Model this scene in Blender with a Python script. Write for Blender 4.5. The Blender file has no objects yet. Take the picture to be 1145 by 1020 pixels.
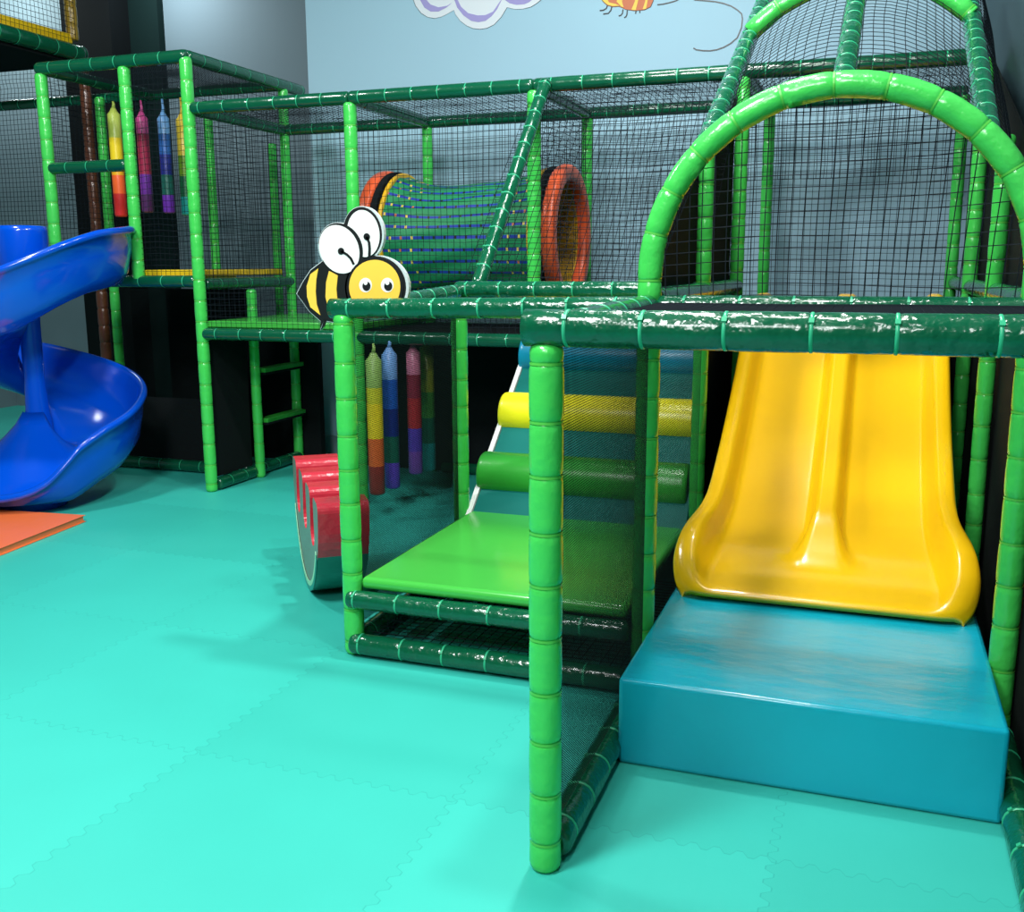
import bpy, math, random
from mathutils import Vector, Matrix
random.seed(7)
sc = bpy.context.scene
COL = sc.collection
PI = math.pi

# ------------------------------------------------------------------ camera
F, YAW, PITCH, ROLL, CH = 1117.94, 19.671, 10.818, -0.232, 1.70
yw, pt, rl = [math.radians(a) for a in (YAW, PITCH, ROLL)]
FW = Vector((-math.sin(yw)*math.cos(pt), math.cos(yw)*math.cos(pt), -math.sin(pt)))
RT = Vector((math.cos(yw), math.sin(yw), 0)); UP = RT.cross(FW)
R2 = RT*math.cos(rl)+UP*math.sin(rl); U2 = UP*math.cos(rl)-RT*math.sin(rl)
cam = bpy.data.cameras.new('camera'); cam.sensor_fit = 'HORIZONTAL'; cam.sensor_width = 36
cam.lens = F/1145*36; cam.clip_start = .02; cam.clip_end = 100
co = bpy.data.objects.new('camera', cam); COL.objects.link(co)
m = Matrix((R2, U2, -FW)).transposed().to_4x4(); m.translation = (0, 0, CH)
co.matrix_world = m; sc.camera = co

def at_wall(px, py, y):                      # point of the plane Y=y met by a picture ray (flat signs only)
    d = FW + R2*(px-572.5)/F - U2*(py-510)/F
    t = y/d.y
    return Vector((d.x*t, y, CH+d.z*t))

# ------------------------------------------------------------------ materials
def mat(name, col, rough=.4, bump=0, bscale=12, spec=.5, coat=0, metal=0, vary=0, stretch=None, var_scale=2.0):
    m = bpy.data.materials.new(name); m.use_nodes = True
    nt = m.node_tree; b = nt.nodes['Principled BSDF']
    b.inputs['Base Color'].default_value = (*col, 1); b.inputs['Roughness'].default_value = rough
    b.inputs['Specular IOR Level'].default_value = spec; b.inputs['Metallic'].default_value = metal
    b.inputs['Coat Weight'].default_value = coat; b.inputs['Coat Roughness'].default_value = .12
    tc = nt.nodes.new('ShaderNodeTexCoord'); mp = nt.nodes.new('ShaderNodeMapping')
    nt.links.new(tc.outputs['Object'], mp.inputs[0])
    if stretch: mp.inputs['Scale'].default_value = stretch
    if bump:
        n = nt.nodes.new('ShaderNodeTexNoise'); n.inputs['Scale'].default_value = bscale; n.inputs['Detail'].default_value = 3
        nt.links.new(mp.outputs[0], n.inputs['Vector'])
        bp = nt.nodes.new('ShaderNodeBump'); bp.inputs['Strength'].default_value = bump; bp.inputs['Distance'].default_value = .02
        nt.links.new(n.outputs['Fac'], bp.inputs['Height']); nt.links.new(bp.outputs[0], b.inputs['Normal'])
    if vary:
        n2 = nt.nodes.new('ShaderNodeTexNoise'); n2.inputs['Scale'].default_value = var_scale; n2.inputs['Detail'].default_value = 2
        nt.links.new(mp.outputs[0], n2.inputs['Vector'])
        mx = nt.nodes.new('ShaderNodeMix'); mx.data_type = 'RGBA'
        mx.inputs[6].default_value = (*[c*(1-vary) for c in col], 1); mx.inputs[7].default_value = (*[min(1, c*(1+vary)) for c in col], 1)
        nt.links.new(n2.outputs['Fac'], mx.inputs[0]); nt.links.new(mx.outputs[2], b.inputs['Base Color'])
    return m

def srgb(r, g, b):
    f = lambda c: (c/255/12.92 if c <= 10 else ((c/255+.055)/1.055)**2.4)
    return (f(r), f(g), f(b))

M = dict(
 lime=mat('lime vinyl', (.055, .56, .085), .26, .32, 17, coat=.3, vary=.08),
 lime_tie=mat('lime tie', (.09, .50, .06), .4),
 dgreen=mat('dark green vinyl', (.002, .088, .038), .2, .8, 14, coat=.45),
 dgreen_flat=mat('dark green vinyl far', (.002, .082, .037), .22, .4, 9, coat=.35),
 tie=mat('green cable tie', (.03, .40, .20), .35),
 net=mat('black netting cord', (.003, .007, .011), .8, spec=.15),
 net_fine=mat('fine black mesh thread', (.004, .009, .009), .9, spec=.1),
 black=mat('black fabric', (.006, .008, .009), .9, .1, 60, spec=.12),
 black_net=mat('black slack mesh', (.018, .021, .022), .8, .4, 60),
 yellow=mat('yellow moulded plastic', (.92, .53, .005), .22, coat=.4, vary=.03),
 ymat=mat('yellow mat vinyl', (.85, .55, .01), .3, .2, 10),
 blue=mat('blue moulded plastic', (.0, .075, .62), .18, coat=.5),
 cyan=mat('turquoise vinyl', (.004, .40, .54), .26, .35, 5, coat=.35, vary=.06, stretch=(1, 2.4, 1)),
 gmat=mat('green mat vinyl', (.06, .46, .06), .26, .12, 4, coat=.3),
 rampm=mat('dark teal vinyl', (.0, .15, .13), .5, .1, 6, spec=.2),
 rgreen=mat('green roller vinyl', (.03, .33, .035), .3, .12, 12),
 ryellow=mat('yellow roller vinyl', (.86, .80, .015), .3, .12, 12),
 rblue=mat('blue roller vinyl', (.004, .25, .42), .3, .12, 12),
 white=mat('white plastic', (.8, .82, .82), .35),
 red=mat('melon red vinyl', (.52, .024, .045), .27, .4, 12, coat=.3),
 melon_face=mat('grey melon side vinyl', (.21, .21, .18), .35, .1, 8),
 melon_rim=mat('pale green melon rim', (.40, .78, .50), .4),
 melon_rind=mat('teal melon rind vinyl', (.0, .17, .125), .28, .1, 8, coat=.3),
 orange=mat('orange mat vinyl', (.85, .17, .045), .35, .12, 8, vary=.06),
 oring=mat('orange ring pad', (.78, .11, .03), .35, .2, 14),
 gold=mat('gold ring lining', (.75, .42, .01), .4),
 tgreen=mat('green tunnel webbing', (.006, .21, .075), .6, .2, 30),
 tblue=mat('blue webbing', (.004, .03, .30), .6),
 wall_blue=mat('pale blue painted wall', (.31, .50, .61), .7, vary=.03, var_scale=.7),
 wall_grey=mat('blue grey painted wall', (.17, .235, .27), .75, vary=.04, var_scale=.7),
 wall_dark=mat('dark teal wall', (.014, .045, .055), .6),
 pillar=mat('dark pillar', (.005, .007, .008), .8, spec=.1), trimg=mat('dark green wall strip', (.006, .018, .017), .8, spec=.1),
 ceil=mat('ceiling', (.25, .27, .28), .8),
 brown=mat('brown padded sleeve', (.10, .032, .016), .3, .5, 14, coat=.2),
 goldpost=mat('ochre padded sleeve', (.32, .2, .02), .3, .5, 14, coat=.3),
 decal_white=mat('decal white', (.62, .67, .72), .6),
 decal_purple=mat('decal purple', (.30, .27, .55), .6),
 decal_orange=mat('decal orange', (.50, .14, .06), .6),
 decal_yellow=mat('decal yellow', (.72, .52, .08), .6),
 ink=mat('ink black', (.008, .008, .009), .4),
 bee_yellow=mat('bee yellow', (.93, .58, .07), .4),
 bee_white=mat('bee white', (.86, .86, .84), .4),
 bee_edge=mat('clear board edge', (.55, .62, .62), .25),
 metal=mat('grey metal', (.4, .42, .42), .35, metal=1),
)
def bag_mat(rgb): 
    return mat('bag vinyl %d %d %d' % rgb, srgb(*rgb), .35, .15, 14)

# floor: interlocking foam tiles
def floor_mat():
    m = bpy.data.materials.new('teal foam tiles'); m.use_nodes = True
    nt = m.node_tree; N = nt.nodes; L = nt.links; b = N['Principled BSDF']
    def math_(op, a, c=None, d=None):
        n = N.new('ShaderNodeMath'); n.operation = op
        for i, v in enumerate((a, c, d)):
            if v is None: continue
            if isinstance(v, (int, float)): n.inputs[i].default_value = v
            else: L.new(v, n.inputs[i])
        return n.outputs[0]
    tc = N.new('ShaderNodeTexCoord'); sp = N.new('ShaderNodeSeparateXYZ'); L.new(tc.outputs['Object'], sp.inputs[0])
    x, y = sp.outputs[0], sp.outputs[1]
    S = 1.0
    def seam(p, q, off):                    # toothed joint across p, teeth repeat along q
        tooth = math_('PINGPONG', q, .034)
        tooth = math_('SUBTRACT', tooth, .017)
        tooth = math_('MULTIPLY', tooth, 1.6)
        tooth = math_('MINIMUM', math_('MAXIMUM', tooth, -.013), .013)
        return math_('ADD', math_('ADD', p, tooth), off)
    xs = math_('DIVIDE', seam(x, y, .18+10), S); ys = math_('DIVIDE', seam(y, x, -2.53+10), S*1.02)
    cx, cy = math_('FLOOR', xs), math_('FLOOR', ys)
    fx, fy = math_('FRACT', xs), math_('FRACT', ys)
    dx = math_('MINIMUM', fx, math_('SUBTRACT', 1, fx)); dy = math_('MINIMUM', fy, math_('SUBTRACT', 1, fy))
    d = math_('MINIMUM', dx, dy)
    line = math_('LESS_THAN', d, .002)
    cb = N.new('ShaderNodeCombineXYZ'); L.new(cx, cb.inputs[0]); L.new(cy, cb.inputs[1])
    wn = N.new('ShaderNodeTexWhiteNoise'); wn.noise_dimensions = '2D'; L.new(cb.outputs[0], wn.inputs['Vector'])
    ns = N.new('ShaderNodeTexNoise'); ns.inputs['Scale'].default_value = 1.3; L.new(tc.outputs['Object'], ns.inputs['Vector'])
    v = math_('ADD', math_('MULTIPLY', wn.outputs['Value'], .30), math_('MULTIPLY', ns.outputs['Fac'], .35))
    mx = N.new('ShaderNodeMix'); mx.data_type = 'RGBA'; L.new(v, mx.inputs[0])
    mx.inputs[6].default_value = (.024, .38, .31, 1); mx.inputs[7].default_value = (.045, .60, .50, 1)
    m2 = N.new('ShaderNodeMix'); m2.data_type = 'RGBA'; L.new(math_('MULTIPLY', line, .6), m2.inputs[0])
    L.new(mx.outputs[2], m2.inputs[6]); m2.inputs[7].default_value = (.01, .30, .25, 1)
    L.new(m2.outputs[2], b.inputs['Base Color'])
    b.inputs['Roughness'].default_value = .5
    n3 = N.new('ShaderNodeTexNoise'); n3.inputs['Scale'].default_value = 350; L.new(tc.outputs['Object'], n3.inputs['Vector'])
    bp = N.new('ShaderNodeBump'); bp.inputs['Strength'].default_value = .12; bp.inputs['Distance'].default_value = .003
    L.new(n3.outputs['Fac'], bp.inputs['Height']); L.new(bp.outputs[0], b.inputs['Normal'])
    return m
M['floor'] = floor_mat()

# ------------------------------------------------------------------ mesh helpers
class MB:
    def __init__(s): s.v = []; s.f = []; s.m = []; s.sm = []
    def add(s, vs, fs, mi=0, smooth=False):
        o = len(s.v); s.v += [tuple(p) for p in vs]
        for f in fs: s.f.append(tuple(i+o for i in f)); s.m.append(mi); s.sm.append(smooth)
    def box(s, x0, x1, y0, y1, z0, z1, mi=0):
        vs = [(x, y, z) for x in (x0, x1) for y in (y0, y1) for z in (z0, z1)]
        s.add(vs, [(0, 1, 3, 2), (4, 6, 7, 5), (0, 4, 5, 1), (2, 3, 7, 6), (0, 2, 6, 4), (1, 5, 7, 3)], mi)
    def tube(s, pts, rad, n=16, mi=0, cap=True, closed=False, smooth=True):
        pts = [Vector(p) for p in pts]; k = len(pts)
        if not hasattr(rad, '__len__'): rad = [rad]*k
        t0 = (pts[1]-pts[0]).normalized()
        a = Vector((0, 0, 1)) if abs(t0.z) < .9 else Vector((0, 1, 0))
        nrm = (a - t0*a.dot(t0)).normalized(); vs = []
        for i, p in enumerate(pts):
            if closed: t = (pts[(i+1) % k]-pts[i-1]).normalized()
            else: t = (pts[min(i+1, k-1)]-pts[max(i-1, 0)]).normalized()
            nrm = (nrm - t*nrm.dot(t)).normalized(); bn = t.cross(nrm)
            for j in range(n):
                w = 2*PI*j/n; vs.append(p + (nrm*math.cos(w)+bn*math.sin(w))*rad[i])
        fs = []
        for i in range(k if closed else k-1):
            i2 = (i+1) % k
            for j in range(n): fs.append((i*n+j, i*n+(j+1) % n, i2*n+(j+1) % n, i2*n+j))
        s.add(vs, fs, mi, smooth)
        if cap and not closed:
            s.add([], [], mi)
            o = len(s.v)-len(vs)
            s.f.append(tuple(o+j for j in range(n))[::-1]); s.m.append(mi); s.sm.append(False)
            s.f.append(tuple(o+(k-1)*n+j for j in range(n))); s.m.append(mi); s.sm.append(False)
    def prism(s, poly, y0, y1, mi=0):        # poly of (x, z) extruded along Y
        n = len(poly)
        vs = [(p[0], y0, p[1]) for p in poly]+[(p[0], y1, p[1]) for p in poly]
        s.add(vs, [tuple(range(n)), tuple(range(2*n-1, n-1, -1))]+[(i, i+n, (i+1) % n+n, (i+1) % n) for i in range(n)], mi)
    def obj(s, name, mats, parent=None, bevel=0, loc=None):
        me = bpy.data.meshes.new(name)
        vs = s.v
        if loc: vs = [(x-loc[0], y-loc[1], z-loc[2]) for x, y, z in vs]
        me.from_pydata(vs, [], s.f)
        if not isinstance(mats, (list, tuple)): mats = [mats]
        for k in mats: me.materials.append(M[k] if isinstance(k, str) else k)
        me.polygons.foreach_set('material_index', s.m); me.polygons.foreach_set('use_smooth', s.sm)
        me.update()
        o = bpy.data.objects.new(name, me); COL.objects.link(o)
        if loc: o.location = loc
        if parent:
            o.parent = parent
            if parent.type == 'EMPTY' or parent.location.length > 0:
                w = Vector((0, 0, 0)); q = parent
                while q: w += q.location; q = q.parent
                o.location = Vector(loc or (0, 0, 0)) - w
        if bevel:
            b = o.modifiers.new('b', 'BEVEL'); b.width = bevel; b.segments = 3; b.limit_method = 'ANGLE'; b.angle_limit = .6
            for p in me.polygons: p.use_smooth = True
            me.set_sharp_from_angle(angle=1.0)
        return o

def thing(name, label, cat, loc, group=None):
    o = bpy.data.objects.new(name, None); COL.objects.link(o); o.location = loc; o.empty_display_size = .1
    o['label'] = label; o['category'] = cat
    if group: o['group'] = group
    return o
def tag(o, label, cat, group=None):
    o['label'] = label; o['category'] = cat
    if group: o['group'] = group
    return o
def struct(o): o['kind'] = 'structure'; return o

def arclen(pts):
    L = [0]
    for a, b in zip(pts, pts[1:]): L.append(L[-1]+(Vector(b)-Vector(a)).length)
    return L
def sample(pts, L, s):
    s = max(0, min(L[-1], s))
    for i in range(len(L)-1):
        if s <= L[i+1] or i == len(L)-2:
            f = (s-L[i])/max(1e-9, L[i+1]-L[i]); return Vector(pts[i]).lerp(Vector(pts[i+1]), f)

def sleeve(name, pts, R, parent, mats, pitch=.155, crease=.085, ring=None, ties=False, n=18, off=None, round_end=True, wob=.012):
    """foam sleeve: bulging segments, a crease with a tie at every pitch"""
    pts = [Vector(p) for p in pts]; L = arclen(pts); T = L[-1]
    off = pitch*random.uniform(.35, .95) if off is None else off
    cr = []; s = off
    while s < T-.02: cr.append(s); s += pitch*random.uniform(.93, 1.07)
    st = {0., T}
    if round_end: st |= {.004, .012, .025, T-.004, T-.012, T-.025}
    for c in cr:
        for d in (-.03, -.012, -.005, 0, .005, .012, .03): st.add(c+d)
    k = int(T/.05)+1
    for i in range(k+1): st.add(T*i/k)
    st = sorted(x for x in st if 0 <= x <= T)
    st = [x for i, x in enumerate(st) if i == 0 or x-st[i-1] > .0015]
    segf = [random.uniform(1-wob, 1+wob) for _ in range(len(cr)+2)]
    rad = []
    for x in st:
        d = min([abs(x-c) for c in cr] or [1]); i = sum(1 for c in cr if c < x)
        r = R*segf[i]*(1 - crease*math.exp(-(d/.007)**2) - .35*crease*math.exp(-(d/.03)**2))
        if round_end:
            e = min(x, T-x)
            if e < .025: r *= .62+.38*math.sqrt(max(0, 1-(1-e/.025)**2))
        rad.append(r)
    b = MB(); P = [sample(pts, L, x) for x in st]
    b.tube(P, rad, n)
    mats = list(mats) if isinstance(mats, (list, tuple)) else [mats]
    if ring and not ties:
        mats.append(ring)
        for c in cr:
            P2 = [sample(pts, L, c+d) for d in (-.0035, .0035)]
            b.tube(P2, R*(1-crease*.35), n, mi=1, cap=False)
    o = b.obj(name, mats, parent, loc=tuple(pts[0]))
    if ties:
        for c in cr:
            t = MB(); w = .0045*(R/.045)*(.6 if name == 'ridge_pipe' else 1)
            P2 = [sample(pts, L, c+d) for d in (-w, -w*.6, w*.6, w)]
            t.tube(P2, [R*.95, R*1.0, R*1.0, R*.95], n, cap=False)
            q = sample(pts, L, c); dirn = (sample(pts, L, c+.01)-q).normalized()
            # buckle on the camera side / top
            nd = Vector((0, -1, 0)) if abs(dirn.y) < .5 else Vector((0, 0, 1))
            nd = (nd - dirn*nd.dot(dirn)).normalized(); bn = dirn.cross(nd)
            q2 = q + (nd*.80+bn*(.6 if bn.z > 0 else -.6)*1.0).normalized()*R*1.01
            n2 = (q2-q).normalized(); b2 = dirn.cross(n2)
            vs = [q2 + dirn*a*w*1.25 + b2*c2*w*1.3 + n2*h for a in (-1, 1) for c2 in (-1, 1) for h in (-.001, .004)]
            t.add(vs, [(0, 1, 3, 2), (4, 6, 7, 5), (0, 4, 5, 1), (2, 3, 7, 6), (0, 2, 6, 4), (1, 5, 7, 3)])
            t.obj('cable_tie', 'tie', o, loc=tuple(q))
    return o

def post(x, y, z0, z1, parent, R=.0455, **k):
    lean = random.uniform(-.003, .003)
    return sleeve('post', [(x, y, z0), (x+lean, y, (z0+z1)/2), (x, y, z1)], R, parent, 'lime', ring='lime_tie', off=k.pop('off', None), **k)
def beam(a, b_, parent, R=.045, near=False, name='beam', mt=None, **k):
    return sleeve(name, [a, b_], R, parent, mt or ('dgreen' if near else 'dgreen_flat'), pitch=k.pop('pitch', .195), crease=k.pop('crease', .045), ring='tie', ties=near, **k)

def net(name, surf, nu, nv, r, parent, material='net', seg=8, jit=.006, sag=0, side=3):
    """cord net over surf(u, v) -> point, u,v in 0..1: every cord a thin prism"""
    b = MB(); ph = random.uniform(0, 9)
    def P(u, v):
        p = Vector(surf(u, v))
        return p + Vector((math.sin(7*v+ph+3*u)+math.sin(17*u+ph*2+5*v)*.6, math.sin(5*u+9*v+ph)*1.2, math.sin(11*u+ph)+math.sin(13*v+2*u)*.5))*jit*math.sin(PI*min(1, max(0, u)))**.5*math.sin(PI*min(1, max(0, v)))**.5
    for i in range(nu+1):
        pts = [P(i/nu, j/seg) for j in range(seg+1)]
        b.tube(pts, r, side, cap=False, smooth=False)
    for i in range(nv+1):
        pts = [P(j/seg, i/nv) for j in range(seg+1)]
        b.tube(pts, r, side, cap=False, smooth=False)
    return b.obj(name, material, parent)
def quad(a, b_, c, d):                        # bilinear patch a(0,0) b(1,0) c(1,1) d(0,1)
    a, b_, c, d = map(Vector, (a, b_, c, d))
    return lambda u, v: (a*(1-u)+b_*u)*(1-v)+(d*(1-u)+c*u)*v
CELL = .043
def netq(a, b_, c, d, parent, cell=CELL, r=.0020, **k):
    a, b_, c, d = map(Vector, (a, b_, c, d))
    nu = max(1, round((b_-a).length/cell)); nv = max(1, round((d-a).length/cell))
    return net('net_panel', quad(a, b_, c, d), nu, nv, r, parent, **k)
def fineq(a, b_, c, d, parent, pitch=.0076, r=.00112, name='mesh_panel', pu=.0100):
    a, b_, c, d = map(Vector, (a, b_, c, d)); s = quad(a, b_, c, d)
    nu = round((b_-a).length/pu); nv = round((d-a).length/pitch); b = MB()
    for i in range(nu+1): b.tube([s(i/nu, 0), s(i/nu, 1)], r, 3, cap=False, smooth=False)
    for i in range(nv+1): b.tube([s(0, i/nv), s(1, i/nv)], r, 3, cap=False, smooth=False)
    return b.obj(name, 'net_fine', parent)
def panel(x0, x1, y0, y1, z0, z1, parent, name='fabric_panel', mt='black'):
    b = MB(); b.box(x0, x1, y0, y1, z0, z1); return b.obj(name, mt, parent)

# ------------------------------------------------------------------ grid of the play frames
X1, X2, X3, X4, XR = -.79, -2.09, -3.40, -4.70, .51
XA0, XA00 = -5.24, -6.01
Y1, Y2, Y3, YA, YB = 2.48, 3.75, 5.01, 6.29, 7.55

# ------------------------------------------------------------------ setting
def slab(name, x0, x1, y0, y1, z0, z1, mt):
    b = MB(); b.box(x0, x1, y0, y1, z0, z1); return struct(b.obj(name, mt))
YW = 8.0; HC = 5.2
slab('floor', -10, 4, -5, 10.2, -.1, 0, 'floor')
slab('ceiling', -10, 4, -5, 10.2, HC, HC+.1, 'ceil')
slab('wall_back', -4.72, .9, YW, YW+.25, 0, HC, 'wall_blue')
slab('wall_back_left', -10, .9, 9.6, 9.8, 0, HC, 'wall_grey')
slab('wall_right', .60, .75, 2.75, YW, 0, HC, 'wall_dark')
slab('wall_right_return', .75, 4, 2.75, 2.9, 0, HC, 'wall_grey')
slab('wall_far_right', 4, 4.1, -5, 2.9, 0, HC, 'wall_grey')
slab('wall_left', -10.1, -10, -5, 9.8, 0, HC, 'wall_grey')
slab('wall_front', -10, 4, -5.1, -5, 0, HC, 'wall_grey')
slab('baseboard_back', -4.72, .6, YW-.02, YW, 0, .16, 'wall_grey')
slab('trim_1', -8.45, -7.80, 9.2, 9.6, 0, HC, 'pillar')
slab('trim_2', -7.80, -7.42, 9.5, 9.6, 0, HC, 'trimg')

# ------------------------------------------------------------------ slide tower
T = thing('play_frame', 'green padded frame with arches and nets over the yellow slide', 'play frame', (X1, Y1, 0))
post(X1, Y1, 0, 1.50, T, R=.0465, off=.09)
post(XR, Y1, 0, 1.50, T, R=.0465)
post(X1, Y2, 0, 1.53, T); post(XR, Y2, 0, 1.53, T)
post(X1, Y3, 0, 2.27, T, R=.038); post(XR, Y3, 0, 2.25, T, R=.038)
post(X1, YA, 0, 2.78, T, R=.041); post(XR, YA, 0, 2.80, T, R=.041)
post(X1+.03, YB, 0, 2.80, T, R=.041); post(XR-.02, YB, 0, 2.80, T, R=.041)
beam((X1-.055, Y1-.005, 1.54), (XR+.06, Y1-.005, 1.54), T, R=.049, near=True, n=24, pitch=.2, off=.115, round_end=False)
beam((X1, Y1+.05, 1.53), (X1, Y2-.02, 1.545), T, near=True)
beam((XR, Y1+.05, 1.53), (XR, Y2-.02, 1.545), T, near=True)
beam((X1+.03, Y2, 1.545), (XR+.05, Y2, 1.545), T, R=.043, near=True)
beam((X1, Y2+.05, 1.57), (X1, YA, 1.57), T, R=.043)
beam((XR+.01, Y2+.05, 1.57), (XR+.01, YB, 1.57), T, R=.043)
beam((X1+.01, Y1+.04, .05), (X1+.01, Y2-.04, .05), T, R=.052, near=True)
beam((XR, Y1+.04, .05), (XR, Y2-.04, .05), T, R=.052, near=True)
beam((X1, YA, 1.42), (XR, YA, 1.42), T, R=.043)
def arch(y, zs, zc, r=.65, R=.046, lo=0, **k):
    cx = (X1+XR)/2; pts = [(cx-r, y, zs)]
    if lo: pts = []
    for i in range(37):
        a = PI-lo - (PI-2*lo)*i/36; pts.append((cx+r*math.cos(a), y, zc+r*math.sin(a)))
    if not lo: pts.append((cx+r, y, zs))
    return sleeve('arch', pts, R, T, 'lime', pitch=.17, ring='lime_tie', round_end=False, n=20)
arch(Y2, 1.55, 1.65); arch(Y3, 2.28, 2.30, R=.043, lo=.77); arch(YA, 2.93, 2.95, R=.043, lo=.77)
CX = (X1+XR)/2
a45 = math.radians(43)
dxp, dzp = .645*math.cos(a45), .645*math.sin(a45)
slope = .65/1.26
for dx, dz in ((-dxp, dzp), (dxp, dzp), (0, .645)):
    beam((CX+dx, Y2+.03, 1.65+dz+.01), (CX+dx, YA+.02, 1.65+dz+.01+slope*(YA-Y2)), T, R=.039, near=True, name='ridge_pipe', pitch=.13)
# nets of the tower
def arch_face(y, zb, zc, r=.65):
    # front net inside the arch
    def s(u, v):
        x = CX-r+2*r*u; h = math.sqrt(max(0, r*r-(x-CX)**2))*.97
        return (x, y, zb + (zc-zb+h)*v)
    return s
def flat_arch_net(y, zb, zc, r=.63):
    b = MB(); n = int(2*r/CELL); ph = 1.3
    def w(x, z): return Vector((x+.012*math.sin(3*z+ph)*math.sin((z-zb)*2.5)+(z-zb)*.05*math.sin(2*(x-CX)), y+.01+.02*math.sin(4*x+z), z+.010*math.sin(5*x+2*z)+(x-CX)*.05*min(1, (z-zb)*3)))
    for i in range(1, n):
        x = CX-r+2*r*i/n; top = zc+math.sqrt(max(0, r*r-(x-CX)**2))
        b.tube([w(x, zb+(top-zb)*j/10) for j in range(11)], .0021, 3, cap=False, smooth=False)
    z = zb
    while z < zc+r:
        hw = r if z < zc else math.sqrt(max(0, r*r-(z-zc)**2))
        b.tube([w(CX-hw+2*hw*j/10, z) for j in range(11)], .0021, 3, cap=False, smooth=False)
        z += CELL
    return b.obj('net_panel', 'net', T)
flat_arch_net(Y2, 1.58, 1.65)
def barrel(y0, y1, z0, z1, a0, a1, r=.63, nu=20, nv=28):
    net('net_panel', lambda u, v: (CX+r*math.cos(a0+(a1-a0)*u), y0+(y1-y0)*v, z0+(z1-z0)*v+r*math.sin(a0+(a1-a0)*u)), nu, nv, .0017, T, seg=14, jit=.008)
barrel(Y2, Y3, 1.65, 2.30, PI, PI/2, nu=24); barrel(Y2, Y3, 1.65, 2.30, PI/2, 0, nu=24)
barrel(Y3, YA, 2.30, 2.95, PI, PI/2, nu=24); barrel(Y3, YA, 2.30, 2.95, PI/2, 0, nu=24)
netq((X1, Y1, 1.545), (XR, Y1, 1.545), (XR, Y2, 1.56), (X1, Y2, 1.56), T, cell=.03, r=.0022, jit=.003)
fineq((X1+.01, Y1+.03, .10), (X1+.01, Y2, .10), (X1+.01, Y2, 1.50), (X1+.01, Y1+.03, 1.50), T)
fineq((X1+.01, Y2, .10), (X1+.01, Y3, .10), (X1+.01, Y3, 1.53), (X1+.01, Y2, 1.53), T, pu=.016, pitch=.010, r=.0010)
def side_panel(x0, x1, pts, name='fabric_panel'):   # outline in (y, z)
    b = MB(); n = len(pts)
    b.add([(x0, y, z) for y, z in pts]+[(x1, y, z) for y, z in pts], [tuple(range(n)), tuple(range(2*n-1, n-1, -1))]+[(i, (i+1) % n, (i+1) % n+n, i+n) for i in range(n)])
    return b.obj(name, 'black', T)
side_panel(X1-.05, X1-.045, [(Y2+.27, 1.6), (YA, 1.6), (YA, 2.72), (Y3, 2.30), (Y2+.30, 1.95), (Y2+.27, 1.80)])
side_panel(XR+.05, XR+.055, [(Y2+.02, 1.6), (YB, 1.6), (YB, 2.75), (YA, 2.75), (Y3, 2.3), (Y2+.02, 1.85)])
side_panel(X1-.008, X1-.003, [(Y3+.04, .02), (YA, .02), (YA, 1.52), (Y3+.04, 1.52)])
side_panel(XR+.05, XR+.055, [(Y1+.3, .02), (YB, .02), (YB, 1.56), (Y1+.3, 1.5)])
side_panel(XR-.05, XR-.046, [(4.3, .0), (5.6, .0), (5.6, .40), (4.3, .34)], name='skirt_panel')
panel(X1, XR, YA-.01, YA-.005, .02, 1.45, T)

# ------------------------------------------------------------------ low step bay
T2 = thing('play_frame', 'low green padded bay with mesh side, between front corner post and melon rocker', 'play frame', (X2, Y2, 0))
post(X2, Y2, 0, 1.50, T2, off=.06); post(X2, Y3, 0, 1.52, T2, R=.0455)
beam((X2-.055, Y2, 1.523), (X1-.04, Y2, 1.54), T2, near=True, pitch=.19, R=.042, round_end=False)
beam((X2, Y2+.05, 1.515), (X2, Y3-.03, 1.56), T2, near=True, R=.04, pitch=.15)
beam((X2-.02, Y3, 1.575), (X1-.03, Y3, 1.575), T2, near=True, R=.042)
beam((X2-.01, Y2-.03, .26), (X1-.05, Y2-.03, .26), T2, near=True, R=.042, pitch=.21, off=.04)
beam((X2, Y2-.03, .055), (X1-.05, Y2-.03, .055), T2, near=True, R=.047, pitch=.21, off=.05)
beam((X2, Y2+.04, .26), (X2, Y3-.04, .26), T2, R=.042)
beam((X2, Y2+.04, .05), (X2, Y3-.04, .05), T2, R=.045)
beam((-2.0, 5.06, 1.59), (-2.0, 6.25, 2.82), T2, near=True, R=.041, name='brace_pipe', pitch=.14)
fineq((X2, Y2+.04, .12), (X2, Y3-.04, .12), (X2, Y3-.04, 1.48), (X2, Y2+.04, 1.48), T2, r=.00125, pu=.0078)
netq((X2+.04, Y2+.02, .10), (X1-.05, Y2+.02, .10), (X1-.05, Y2+.02, .22), (X2+.04, Y2+.02, .22), T2, cell=.03, r=.001)
netq((X2+.02, Y2+.02, .06), (X1-.06, Y2+.02, .06), (X1-.06, Y3, .06), (X2+.02, Y3, .06), T2, cell=.045)
netq((X2-.02, 5.12, 1.60), (X1-.02, 5.12, 1.60), (X1-.02, 6.33, 2.79), (X2-.02, 6.33, 2.79), T2)
b = MB(); b.box(X2+.05, X1-.06, Y2-.02, Y3+.10, .305, .36)
tag(b.obj('foam_mat', 'gmat', bevel=.022, loc=(X2+.6, 4.4, .305)), 'bright green vinyl mat on the low step beside the front corner post', 'mat')

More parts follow.
